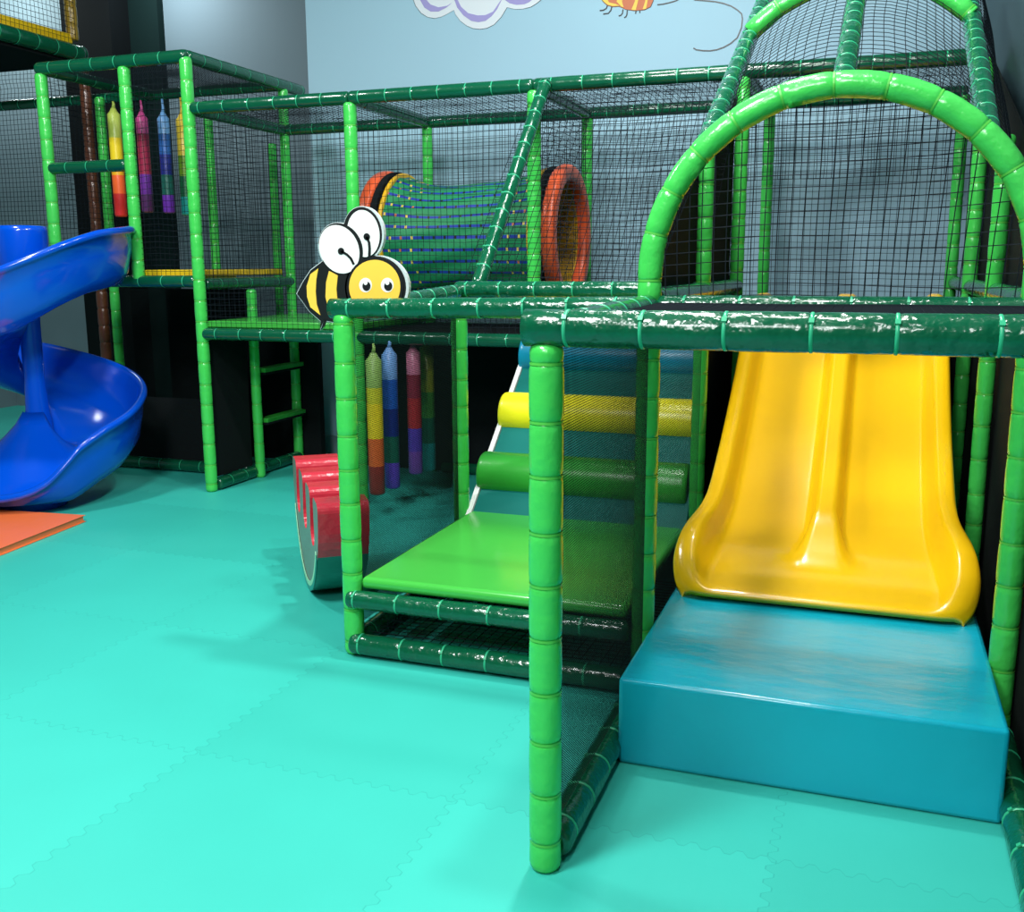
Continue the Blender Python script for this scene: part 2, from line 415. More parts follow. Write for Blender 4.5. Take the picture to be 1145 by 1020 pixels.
# ------------------------------------------------------------------ climbing ramp
RP = thing('climbing_ramp', 'dark teal ramp with coloured rollers rising behind the low green mat', 'climbing ramp', (-1.44, 5.0, 0))
def ramp_pt(y): return .36+.84*(y-5.0)
b = MB(); y0, y1 = 4.93, 6.22; a = math.atan(.84); nx, nz = math.sin(a)*.06, math.cos(a)*.06
b.add([(x, y, z) for x in (X2+.07, X1-.05) for y, z in ((y0, ramp_pt(y0)), (y1, ramp_pt(y1)), (y1+nx, ramp_pt(y1)-nz), (y0+nx, ramp_pt(y0)-nz))],
      [(0, 1, 2, 3), (7, 6, 5, 4), (0, 4, 5, 1), (1, 5, 6, 2), (2, 6, 7, 3), (3, 7, 4, 0)])
b.obj('ramp_board', 'rampm', RP, bevel=.006)
b = MB(); b.add([(x, y, z) for x in (X2+.040, X2+.068) for y, z in ((y0, ramp_pt(y0)+.012), (y1+.1, ramp_pt(y1+.1)+.012), (y1+.12, ramp_pt(y1+.1)-.03), (y0+.02, ramp_pt(y0)-.03))],
      [(0, 1, 2, 3), (7, 6, 5, 4), (0, 4, 5, 1), (1, 5, 6, 2), (2, 6, 7, 3), (3, 7, 4, 0)])
o = b.obj('edge_strip', 'white', RP); o['label'] = 'white edge strip'
b = MB(); b.box(X2+.12, X1-.06, 5.6, YA-.09, 0, .5); b.obj('ramp_base', 'black', RP)
for y, mt, lb in ((5.23, 'rgreen', 'green roller'), (5.585, 'ryellow', 'yellow roller'), (5.955, 'rblue', 'blue roller')):
    b = MB(); z = ramp_pt(y)-.025; R = .128; xs = [X2+.045, X2+.047, X2+.056, X2+.075, X1-.10, X1-.08, X1-.072, X1-.07]
    b.tube([(x, y, z) for x in xs], [R*.86, R*.93, R*.985, R, R, R*.985, R*.93, R*.86], 40)
    o = b.obj('roller', mt, RP, loc=(X2, y, z)); o['label'] = lb
# ------------------------------------------------------------------ double slide
def double_slide():
    S = thing('double_slide', 'yellow moulded two-lane slide ending on the turquoise pad', 'slide', (CX, 5.0, 0))
    prof = [(6.27, 1.495, .025, .515), (6.10, 1.485, .05, .515), (5.95, 1.435, .085, .52), (5.78, 1.365, .115, .52), (5.46, 1.125, .12, .525), (5.1, .885, .12, .525),
            (4.8, .69, .12, .53), (4.6, .575, .125, .535), (4.48, .515, .13, .55), (4.40, .48, .135, .57), (4.32, .455, .135, .59), (4.24, .43, .125, .605), (4.17, .41, .09, .61), (4.11, .388, .055, .60), (4.07, .374, .025, .58), (4.045, .362, .008, .555), (4.038, .350, .0, .55)]
    P = [tuple(p) for p in prof]; rows = []
    def interp(s):
        i = min(int(s), len(P)-2); f = s-i
        p0, p1, p2, p3 = P[max(i-1, 0)], P[i], P[i+1], P[min(i+2, len(P)-1)]
        return [.5*((2*q1)+(-q0+q2)*f+(2*q0-5*q1+4*q2-q3)*f*f+(-q0+3*q1-3*q2+q3)*f**3) for q0, q1, q2, q3 in zip(p0, p1, p2, p3)]
    ts = []
    sm = lambda e0, e1, x: (lambda t: t*t*(3-2*t))(max(0, min(1, (x-e0)/(e1-e0))))
    NS = 90
    cols = [-1.0, -.995, -.98, -.96, -.93, -.90, -.88, -.86, -.84, -.82, -.80, -.77, -.74, -.70, -.6, -.5, -.35, -.24, -.2, -.17, -.145, -.125, -.105, -.085, -.065, -.04]
    cols = cols+[0]+[-c for c in cols[::-1]]
    v = []
    n = len(cols)
    for k in range(NS+1):
        s = (len(P)-1)*k/NS; y, zc, d, w = interp(s)
        end = sm(4.50, 4.22, y) if False else max(0, min(1, (4.50-y)/.28))
        ridge_h = d*(1-sm(0, 1, end))*.92; rw = .105+.10*end
        for t in cols:
            at = abs(t); h = d*sm(.76-.02*end, .87, at)
            h -= .012*sm(.93, .985, at)+.03*sm(.985, 1.0, at)
            hr = ridge_h*(1-sm(rw*.62, rw*1.45, at))
            xr = CX + w*t*(1.0)
            bow = .012*math.cos(PI*min(1, abs(at-.45)/.35)/2)*max(0, min(1, (y-4.15)/.35)) if y < 6 else 0
            v.append((xr, y+.7*max(0, at-.8)**2*max(0, min(1, (4.40-y)/.36)), zc+max(h, hr, 0) - bow + min(h, 0)))
    top = len(v)
    # underside skin
    for k in range(NS+1):
        s = (len(P)-1)*k/NS; y, zc, d, w = interp(s)
        for t in cols:
            i = k*n+cols.index(t); X, Y, Z = v[i]
            v.append((X*1.0, Y+.012, min(Z, zc+.02)-.022))
    f = []
    for k in range(NS):
        for j in range(n-1):
            a = k*n+j; f.append((a, a+n, a+n+1, a+1)); c = a+top; f.append((c, c+1, c+n+1, c+n))
        for j in (0, n-1):
            a = k*n+j; q = (a, a+top, a+top+n, a+n); f.append(q if j == 0 else q[::-1])
    for j in range(n-1):
        f.append((j, j+1, j+1+top, j+top)); a = NS*n+j; f.append((a, a+top, a+1+top, a+1))
    b = MB(); b.add(v, f, 0, True); b.obj('slide_bed', 'yellow', S)
    b = MB(); b.box(CX-.47, CX-.42, 5.5, 5.55, 0, 1.04); b.obj('support_leg', 'black', S)
    b = MB(); b.box(CX+.42, CX+.47, 5.5, 5.55, 0, 1.04); b.obj('support_leg', 'black', S)
double_slide()
# landing pad
b = MB(); b.box(-.742, .470, 3.146, 4.25, 0, .312)
o = b.obj('landing_pad', 'cyan', bevel=.016, loc=(-.13, 3.7, 0))
tag(o, 'large turquoise vinyl block pad at the foot of the yellow slide', 'landing pad')

# ------------------------------------------------------------------ tunnel frame behind
T3 = thing('play_frame', 'long netted frame along the blue wall holding the webbing tunnel', 'play frame', (X4, YA, 0))
zT, zG = 2.81, 1.205
for x, y in ((X4, YA), ): post(x, y, 0, 3.16, T3, R=.0455)
post(X3, YA, 0, 2.78, T3); post(X2, YA, 0, 2.78, T3)
post(X3, YB, 0, 2.78, T3, R=.042); post(X2, YB, 0, 2.78, T3, R=.042)
post(X4, YB, 0, 3.14, T3, R=.042)
post(X4+.06, 6.86, 0, 1.52, T3, R=.040)
post(-5.02, 7.85, 0, 2.75, T3, R=.036)
beam((X4+.03, YA, zT), (X3, YA, zT), T3); beam((X3, YA, zT), (X2, YA, zT), T3); beam((X2, YA, zT), (X1, YA, zT), T3); beam((X1, YA, zT), (XR, YA, zT), T3)
for a_, b_ in ((X4, X3), (X3, X2), (X2, X1), (X1, XR)): beam((a_, YB, zT), (b_, YB, zT), T3)
for x in (X4, X3, X2, X1): beam((x, YA, zT), (x, YB, zT), T3)
beam((X4+.02, YA, zG), (X3, YA, zG), T3); beam((X3, YA, zG), (X2, YA, zG), T3)
beam((X4, YA, zG), (X4, YB, zG), T3); beam((X4, YB, zG), (X2, YB, zG), T3)
beam((X2, YA, 1.52), (X1, YA, 1.52), T3)
beam((X4+.02, YA+.04, .05), (X4+.02, 6.84, .05), T3, R=.047); beam((X4+.0, 6.90, .05), (X4, YB, .05), T3, R=.047)
beam((X3+.1, YB-.05, .05), (X1-.1, YB-.05, .05), T3, R=.047)
zf = zG+.04
netq((X4, YA, zf), (X3, YA, zf), (X3, YA, zT), (X4, YA, zT), T3); netq((X3, YA, zf), (X2, YA, zf), (X2, YA, zT), (X3, YA, zT), T3)
netq((X2, YA, 1.58), (X1, YA, 1.58), (X1, YA, zT), (X2, YA, zT), T3)
netq((X1, YA, zT-.62), (XR, YA, zT-.62), (XR, YA, zT), (X1, YA, zT), T3)
for a_, b_ in ((X4, X3), (X3, X2), (X2, X1), (X1, XR)):
    netq((a_, YB, zf), (b_, YB, zf), (b_, YB, zT), (a_, YB, zT), T3)
    netq((a_, YA, zT), (b_, YA, zT), (b_, YB, zT), (a_, YB, zT), T3)
netq((X4, YA, zf), (X4, YB, zf), (X4, YB, zT), (X4, YA, zT), T3)
netq((X2, YA, 1.58), (X2, YB, 1.58), (X2, YB, zT), (X2, YA, zT), T3)
panel(-4.0, X1-.02, YB-.06, YB-.05, .02, 1.16, T3)
panel(X4-.008, X4, YA+.04, 6.84, .10, 1.15, T3)
b = MB(); b.box(X4+.03, X3-.02, YA+.02, YB-.02, 1.25, 1.30)
tag(b.obj('foam_mat', 'gmat', bevel=.012, loc=(-3.4, 6.9, 1.25)), 'light green deck mat behind netting, left of the bee board', 'mat')
b = MB(); b.box(X3, X2, YA+.02, YB-.02, 1.215, 1.24)
tag(b.obj('deck_board', 'black', loc=(-2.7, 6.9, 1.22)), 'black deck under the woven crawl tunnel', 'deck')
b = MB(); b.box(X2+.05, XR-.02, YA+.02, YB-.02, 1.45, 1.475)
tag(b.obj('deck_board', 'black', loc=(X1, 6.9, 1.50)), 'black raised deck behind the top of the yellow slide', 'deck')
for z in (.455, .865):
    b = MB(); b.box(X4+.02, X4+.12, 6.91, YB-.05, z-.03, z-.01, 1); b.box(X4+.02, X4+.12, 6.91, YB-.05, z-.01, z+.025, 0)
    o = b.obj('step', ['rgreen', 'black'], T3, bevel=.006); o['label'] = 'green topped step'  # darker roller green puts the under-deck shade into the step colour

# webbing tunnel
TN = thing('crawl_tunnel', 'green and blue woven crawl tunnel between two orange padded rings', 'crawl tunnel', ((X2+X3)/2, 6.92, 1.33))
yc, zc = 6.92, 1.90
NA, NL = 128, 70; vs = []; x0, x1 = X3+.09, X2-.10
for i in range(NL+1):
    t = i/NL; pin = math.sin(PI*t); r = .445-.045*pin
    for j in range(NA):
        w = 2*PI*j/NA; rr = r+.006*math.sin(14*w+9*t)
        y = yc+rr*math.cos(w); z = zc+rr*math.sin(w)
        if math.sin(w) > 0: z -= .05*pin*math.sin(w)*(1+.5*math.sin(6*t+1))
        else: z -= .03*pin*abs(math.sin(w))
        vs.append((x0+(x1-x0)*t, y, z))
b = MB(); fs = {0: [], 1: [], 2: [], 3: [], 4: []}
rnd = random.Random(3)
phs = [rnd.randrange(0, 5) for _ in range(64)]
for i in range(NL):
    for j in range(NA):
        q = (i*NA+j, i*NA+(j+1) % NA, (i+1)*NA+(j+1) % NA, (i+1)*NA+j); mi = 0
        if j % 4 == 0:
            row = j//4; k = (i+phs[row]) % 5
            mi = 1 if k != 3 else 2
            if (i < 16 or i > NL-14) and k == 3: mi = 3 if (row+i//5) % 3 else 4
        fs[mi].append(q)
b.add(vs, fs[0], 0, True)
for k_ in (1, 2, 3, 4):
    for q in fs[k_]: b.f.append(q); b.m.append(k_); b.sm.append(True)
o = b.obj('webbing_tube', ['tgreen', 'tblue', 'ink', 'decal_yellow', 'decal_orange'], TN)
sol = o.modifiers.new('s', 'SOLIDIFY'); sol.thickness = .006
def ring_obj(name, x, ro, ri, w, mt, parent, rb=.02):
    b = MB(); n = 64; prof = []
    rb = min(rb, w/2-.001, (ro-ri)/2-.001)
    for cx_, cr_, a0 in ((w/2-rb, ro-rb, 0), (-w/2+rb, ro-rb, 90), (-w/2+rb, ri+rb, 180), (w/2-rb, ri+rb, 270)):
        for k in range(5):
            a = math.radians(a0+k*22.5); prof.append((cx_+rb*math.cos(a), cr_+rb*math.sin(a)))
    vs = []; m_ = len(prof)
    for i in range(n):
        w_ = 2*PI*i/n
        for px, pr_ in prof: vs.append((x+px, yc+pr_*math.cos(w_), zc+pr_*math.sin(w_)))
    fs = [(i*m_+j, i*m_+(j+1) % m_, ((i+1) % n)*m_+(j+1) % m_, ((i+1) % n)*m_+j) for i in range(n) for j in range(m_)]
    b.add(vs, fs, 0, True); return b.obj(name, mt, parent)
for x, sgn in ((X3, 1), (X2, -1)):
    o = ring_obj('end_ring', x-sgn*.035, .485, .375, .10, 'oring', TN, .035); o['label'] = 'orange padded end ring'
    o = ring_obj('collar', x+sgn*.045, .475, .43, .05, 'black', TN, .01); o['label'] = 'black collar'
    o = ring_obj('hoop', x+sgn*.10, .465, .425, .03, 'gold', TN, .012); o['label'] = 'yellow hoop'
    o = ring_obj('lining', x+sgn*.09, .398, .378, .30, 'gold', TN, .004); o['label'] = 'yellow mouth lining'

# ------------------------------------------------------------------ left tower
T4 = thing('play_frame', 'tall netted tower with yellow deck behind the blue spiral slide', 'play frame', (XA00, YA, 0))
zTT, zD = 3.165, 1.62
post(XA0, YA, 1.60, 3.13, T4); post(XA00, YA, 1.60, 3.13, T4); post(-6.36, 7.30, 0, 3.13, T4, R=.042)
beam((XA00-.03, YA, zTT), (X4+.02, YA, zTT), T4, R=.047); beam((X4, YA, zTT), (X4, YB+.3, zTT), T4, R=.047)
beam((XA00, YA+.05, zTT), (XA00, YB, zTT), T4); beam((-8.6, YB, zTT), (X4, YB, zTT), T4)
beam((XA00+.02, YA, 2.44), (XA0-.03, YA, 2.44), T4)
beam((XA00-.1, YA, zD-.03), (X4-.02, YA, zD-.03), T4); beam((X4, YA+.06, zD-.05), (X4, YB, zD-.05), T4, R=.043)
beam((X4-.02, 6.84, .055), (-6.2, 6.84, .055), T4, R=.047)
netq((XA0, YA, zD), (X4, YA, zD), (X4, YA, zTT), (XA0, YA, zTT), T4)
netq((-8.6, YB, zD), (X4, YB, zD), (X4, YB, zTT), (-8.6, YB, zTT), T4); netq((-8.6, YB, zTT+.02), (-6.6, YB, zTT+.02), (-6.6, YB, zTT+.3), (-8.6, YB, zTT+.3), T4)
netq((XA00, YA, zTT), (X4, YA, zTT), (X4, YB, zTT), (XA00, YB, zTT), T4, cell=.022, r=.0018)
netq((X4, YA, zT), (X4, YB, zT), (X4, YB, zTT), (X4, YA, zTT), T4)
netq((XA00, YA, 2.0), (XA00, YB, 2.0), (XA00, YB, zTT), (XA00, YA, zTT), T4)
panel(-6.3, X4-.06, 6.855, 6.862, .1, .62, T4)
post(-5.45, YB, 1.65, 2.95, T4, R=.040)
post(-5.98, 8.0, 0, 2.9, T4, R=.036)
fineq((-6.9, YB-.02, .1), (X4-.05, YB-.02, .1), (X4-.05, YB-.02, 1.5), (-6.9, YB-.02, 1.5), T4, pitch=.011, r=.0014)
panel(-6.05, -5.72, YB+.05, YB+.12, 0, 1.5, T4, name='black_panel'); panel(-5.38, -5.15, YB+.05, YB+.12, 0, 1.5, T4, name='black_panel'); panel(-5.72, -5.15, YB+.05, YB+.12, 1.2, 1.5, T4, name='black_panel')
panel(-5.15, -4.50, YB+.05, YB+.12, 0, 1.17, T4, name='black_panel')  # added to close the gap behind the posts with plain black
panel(-5.72, -5.0, YB+.14, YB+.2, 0, .5, T4, name='black_panel')
b = MB(); b.box(XA0+.03, X4-.05, YA+.03, YB-.05, 1.625, 1.675)
b.box(XA00+.06, XA0+.03, YA+.05, YB-.05, 1.58, 1.62)
tag(b.obj('foam_mat', 'ymat', bevel=.01, loc=(-5.3, 6.9, 1.6)), 'yellow deck mat at the entrance of the blue spiral slide', 'mat')

# ------------------------------------------------------------------ high yellow structure, top left
T5 = thing('play_frame', 'high walkway with ochre corner post and yellow pad, top left corner', 'play frame', (-6.5, 7.3, 0))
zH = 3.50
sleeve('post', [(-6.52, 7.32, 0), (-6.52, 7.32, zH-.05)], .05, T5, 'brown')
sleeve('post', [(-6.52, 7.22, zH+.08), (-6.52, 7.22, 5.0)], .05, T5, 'goldpost')
b = MB(); b.box(-9.6, -6.5, 4.9, 7.3, zH-.10, zH+.03); b.obj('deck', 'black', T5)
beam((-6.48, 4.9, zH), (-6.48, 7.26, zH-.02), T5, R=.065); beam((-6.5, 7.32, zH), (-9.6, 7.32, zH), T5, R=.065)
b = MB(); b.box(-6.56, -6.50, 4.9, 7.2, zH+.05, zH+.13); o = b.obj('edge_pad', 'ymat', T5, bevel=.01); o['label'] = 'yellow edge pad'
netq((-6.47, 4.9, zH+.04), (-6.47, 7.2, zH+.04), (-6.47, 7.2, 4.9), (-6.47, 4.9, 4.9), T5)
b = MB(); b.box(-7.6, -7.5, 4.95, 7.1, zH+.13, 4.9)
# ------------------------------------------------------------------ spiral slide
SP = thing('spiral_slide', 'blue moulded spiral slide curling around a central column', 'slide', (-5.80, 5.75, 0))
cx, cy, RO = -5.80, 5.75, .745
TAB = [(50, 1.985), (28, 1.98), (5, 1.955), (-6, 1.935), (-17, 1.895), (-27, 1.85), (-39, 1.785), (-55, 1.70), (-332, .745), (-351, .66), (-371, .58), (-380, .525), (-387, .47), (-392, .40), (-398, .32), (-403, .26), (-410, .21), (-416, .185), (-425, .165), (-460, .16), (-520, .17)]
def spiral():
    A0, A1 = 46, -360-150; N = 220; prof_n = None; vs = []; n = 0
    for k in range(N+1):
        ph = A0+(A1-A0)*k/N
        # floor height
        rim = TAB[-1][1]
        for (p0, r0), (p1, r1) in zip(TAB, TAB[1:]):
            if p1 <= ph <= p0: rim = r0+(r1-r0)*(p0-ph)/(p0-p1); break
        fl = rim-.33; lim = .14
        z = lim + .5*((fl-lim)+math.sqrt((fl-lim)**2+.003))
        e2 = max(0, min(1, (-380-ph)/30)); e2 = e2*e2*(3-2*e2)
        wh = max(.012, rim-z); ou = .0
        a = math.radians(ph); c, s_ = math.cos(a), math.sin(a)
        ro = RO+ou-.02
        P = [(.10, z+.05), (.16, z+.012), (.24, z), (.42, z-.004), (.54, z+.004), (ro-.10, z+.03*(1-e2)), (ro-.05, z+wh*.30), (ro-.02, z+wh*.62), (ro-.006, z+wh*.93), (ro+.004, z+wh), (ro+.020, z+wh+.012), (ro+.042, z+wh+.008), (ro+.052, z+wh-.012), (ro+.050, z+wh-.035),
             (ro+.022, z+wh-.04), (ro+.012, z+wh*.6-.03), (ro-.02, z+wh*.2-.06), (ro-.075, z-.075), (ro-.16, z-.10), (.40, z-.105), (.10, z-.10)]
        n = len(P)
        bk = max(0, min(1, (-325-ph)/60)); bk = bk*bk*(3-2*bk); zi = .60-z
        for r, zz in P:
            if bk > 0: zz += max(0, zi)*bk*max(0, 1-(r-.1)/(ro-.16))**1.15
            vs.append((cx+r*c, cy+r*s_, max(zz, .05)))
    fs = [(k*n+j, k*n+(j+1) % n, (k+1)*n+(j+1) % n, (k+1)*n+j) for k in range(N) for j in range(n)]
    fs += [tuple(range(n))[::-1], tuple(N*n+j for j in range(n))]
    b = MB(); b.add(vs, fs, 0, True); b.obj('chute', 'blue', SP)
spiral()
b = MB(); b.tube([(cx, cy, z) for z in (.02, .25, .58, .66, .9, 1.3, 1.65)], [.11, .11, .095, .082, .07, .075, .10], 28)
b.obj('column', 'blue', SP)
b = MB(); b.tube([(cx, cy, z) for z in (1.58, 1.6, 1.95, 1.985, 1.99)], [.16, .17, .178, .174, .15], 32)
b.obj('drum', 'blue', SP)
b = MB(); b.tube([(-5.66, 5.48, 0), (-5.66, 5.48, .2)], [.24, .26], 24); b.obj('foot', 'blue', SP)
# orange mat
b = MB(); A_ = [(-4.95, 5.22), (-4.84, 4.40), (-6.35, 3.95), (-6.5, 5.05)]
b.add([(x, y, z) for z in (0.002, .045) for x, y in A_], [(3, 2, 1, 0)[::-1], (4, 5, 6, 7)[::-1], (0, 1, 5, 4), (1, 2, 6, 5), (2, 3, 7, 6), (3, 0, 4, 7)])
tag(b.obj('crash_mat', 'orange', bevel=.01, loc=(-5.5, 4.7, 0)), 'flat orange mat on the floor at the blue slide exit', 'mat')

# ------------------------------------------------------------------ melon rocker
RK = thing('rocker', 'watermelon slice rocker, red notched seats over dark teal rind, beside the mesh bay', 'rocker', (-2.78, 4.5, 0))
def rocker():
    f0, f1 = Vector((-2.44, 4.06)), Vector((-3.12, 4.94)); mid = (f0+f1)/2; L = (f1-f0).length/2
    d = (f1-f0).normalized(); nrm = Vector((d.y, -d.x))       # towards the right / away from the visible face
    W = .25; zt = .60
    # outline in (s, z): half disc with three notches in the flat top
    arc = []; c = (0, zt-.0); R = L
    for i in range(41):
        a = PI + PI*i/40; arc.append((R*math.cos(a), zt-.02+(zt-.02)*math.sin(a)))
    top = []
    def block(s0, s1):    # rounded top block
        r = .045; out = []
        for k in range(6): a = PI/2*k/5; out.append((s1-r+r*math.cos(a), zt-r+r*math.sin(a)))
        for k in range(6): a = PI/2+PI/2*k/5; out.append((s0+r+r*math.cos(a), zt-r+r*math.sin(a)))
        return out
    bw = 2*L/6.0; gap = (2*L-4*bw)/3; s1 = L
    for k in range(4):
        top += block(s1-bw, s1)
        if k < 3:
            nr = gap/2+.016; nc = s1-bw-gap/2; zb = zt-.20
            for q in range(13):
                a = -PI*q/12; top.append((nc+nr*math.cos(a), zb+nr*math.sin(a)))
        s1 -= bw+gap
    outline = arc[1:-1]+top
    n = len(outline)
    def P(s, z, w):
        th = .045; ds, dz = s, z-(zt-.02); s, z = ds*math.cos(th)-dz*math.sin(th), zt-.02+ds*math.sin(th)+dz*math.cos(th)
        q = mid+d*s+nrm*w; return (q.x, q.y, z)
    b = MB(); vs = [P(s, z, 0) for s, z in outline]+[P(s, z, W) for s, z in outline]
    b.add(vs, [tuple(range(n))], 2); b.add(vs, [tuple(range(2*n-1, n-1, -1))], 2)
    for i in range(n):
        j = (i+1) % n; zm = (outline[i][1]+outline[j][1])/2
        isarc = i < len(arc)-3
        mi = 1 if (isarc and zm < .30) else 0
        b.add(vs, [(i, j, j+n, i+n)], mi, True)
    o = b.obj('seat_block', ['red', 'melon_rind', 'melon_face'], RK)
    # pale rim line on the face
    b = MB(); pts_o = [];
    for i in range(33):
        a = PI+.48+(PI-.96)*i/32
        for rr in (.955, .91): pts_o.append(P(L*rr*math.cos(a), zt-.02+(zt-.02)*rr*math.sin(a), -.003))
    b.add(pts_o, [(2*i, 2*i+2, 2*i+3, 2*i+1) for i in range(32)], 0); o = b.obj('rim_stripe', 'melon_rim', RK)
    s_ = o.modifiers.new('s', 'SOLIDIFY'); s_.thickness = .003
    b = MB(); pts_o = []
    for i in range(33):
        a = PI+.50+(PI-1.0)*i/32
        for rr in (1.0, .955): pts_o.append(P(L*rr*math.cos(a), zt-.02+(zt-.02)*rr*math.sin(a), -.002))
    b.add(pts_o, [(2*i, 2*i+2, 2*i+3, 2*i+1) for i in range(32)], 0); o = b.obj('rind_edge', 'melon_rind', RK)
    s_ = o.modifiers.new('s', 'SOLIDIFY'); s_.thickness = .003
rocker()

# ------------------------------------------------------------------ punching bags
def bag(x, y, zb, L, r, bands, label, group, ztop, taper=0):
    t = thing('punching_bag', label, 'punching bag', (x, y, zb), group)
    b = MB(); mats = []; n = len(bands); tot = sum(w for w, _ in bands); z = zb+L; 
    for i, (w, c) in enumerate(bands):
        mats.append(bag_mat(c)); z2 = z-L*w/tot
        if i == 0: b.tube([(x, y, z+.05), (x, y, z+.02), (x, y, z), (x, y, z2)], [r*.35, r*.65, r, r], 20, mi=i, cap=False)
        elif i == n-1: b.tube([(x, y, z), (x, y, z2+.015), (x, y, z2+.004), (x, y, z2)], [r, r, r*.9, r*.75], 20, mi=i, cap=False); b.tube([(x, y, z2), (x, y, z2+.001)], r*.75, 20, mi=i, smooth=False)
        else: b.tube([(x, y, z), (x, y, z2)], r, 20, mi=i, cap=False)
        z = z2
    b.obj('bag_body', mats, t)
    b = MB(); b.tube([(x, y, zb+L+.04), (x+.006, y, zb+L+.08), (x, y, ztop)], [.016, .012, .008], 8)
    b.obj('hanging_strap', mats[0], t)
ug, lg = 'punching bags hanging above the yellow deck', 'punching bags hanging below the green deck'
bag(-5.83, 6.84, 2.10, .80, .050, [(2, (190, 205, 90)), (2, (240, 210, 40)), (1.2, (235, 175, 30)), (1.6, (240, 100, 45)), (2, (200, 45, 45))], 'punching bag banded yellow to orange and red, hanging over the yellow deck', ug, 3.0)
bag(-5.585, 6.87, 2.13, .73, .047, [(1.5, (220, 80, 150)), (4, (165, 40, 75)), (2, (115, 50, 160)), (1.8, (95, 50, 110))], 'pink, crimson and purple punching bag hanging over the yellow deck', ug, 3.0)
bag(-5.385, 6.88, 2.12, .73, .047, [(1.5, (110, 160, 215)), (2, (40, 90, 160)), (2, (30, 40, 120)), (2, (25, 90, 80)), (1.8, (100, 40, 160))], 'light blue, navy, green and purple punching bag hanging over the yellow deck', ug, 3.0)
bag(-5.21, 6.88, 2.10, .73, .047, [(3.4, (225, 190, 60)), (2, (110, 150, 30)), (2, (20, 95, 60)), (1.8, (20, 140, 140))], 'yellow, olive and teal punching bag partly behind the tall corner post', ug, 3.0)
bag(-3.06, 5.87, .19, .90, .053, [(2, (150, 190, 100)), (1.2, (215, 215, 50)), (2.6, (250, 225, 40)), (2.1, (235, 110, 50)), (2.2, (150, 50, 45))], 'yellow, orange and dark red punching bag seen through mesh beside left post', lg, 1.2)
bag(-3.05, 6.08, .19, .92, .052, [(2, (120, 170, 235)), (2.4, (30, 90, 190)), (2.3, (20, 40, 130)), (2.2, (20, 100, 80)), (2.2, (100, 65, 200))], 'light blue, navy, green and violet punching bag seen through mesh', lg, 1.2)
bag(-3.0, 6.35, .24, .86, .050, [(1.8, (200, 120, 150)), (2, (130, 35, 60)), (2.6, (170, 40, 50)), (2, (85, 60, 180)), (2, (120, 70, 170))], 'rose, dark red and purple punching bag seen through mesh', lg, 1.2)
bag(-3.0, 6.58, .22, .90, .050, [(3.4, (140, 150, 40)), (2, (60, 130, 50)), (2, (10, 85, 65)), (2.2, (20, 130, 130))], 'olive, green and teal punching bag seen through mesh', lg, 1.2)

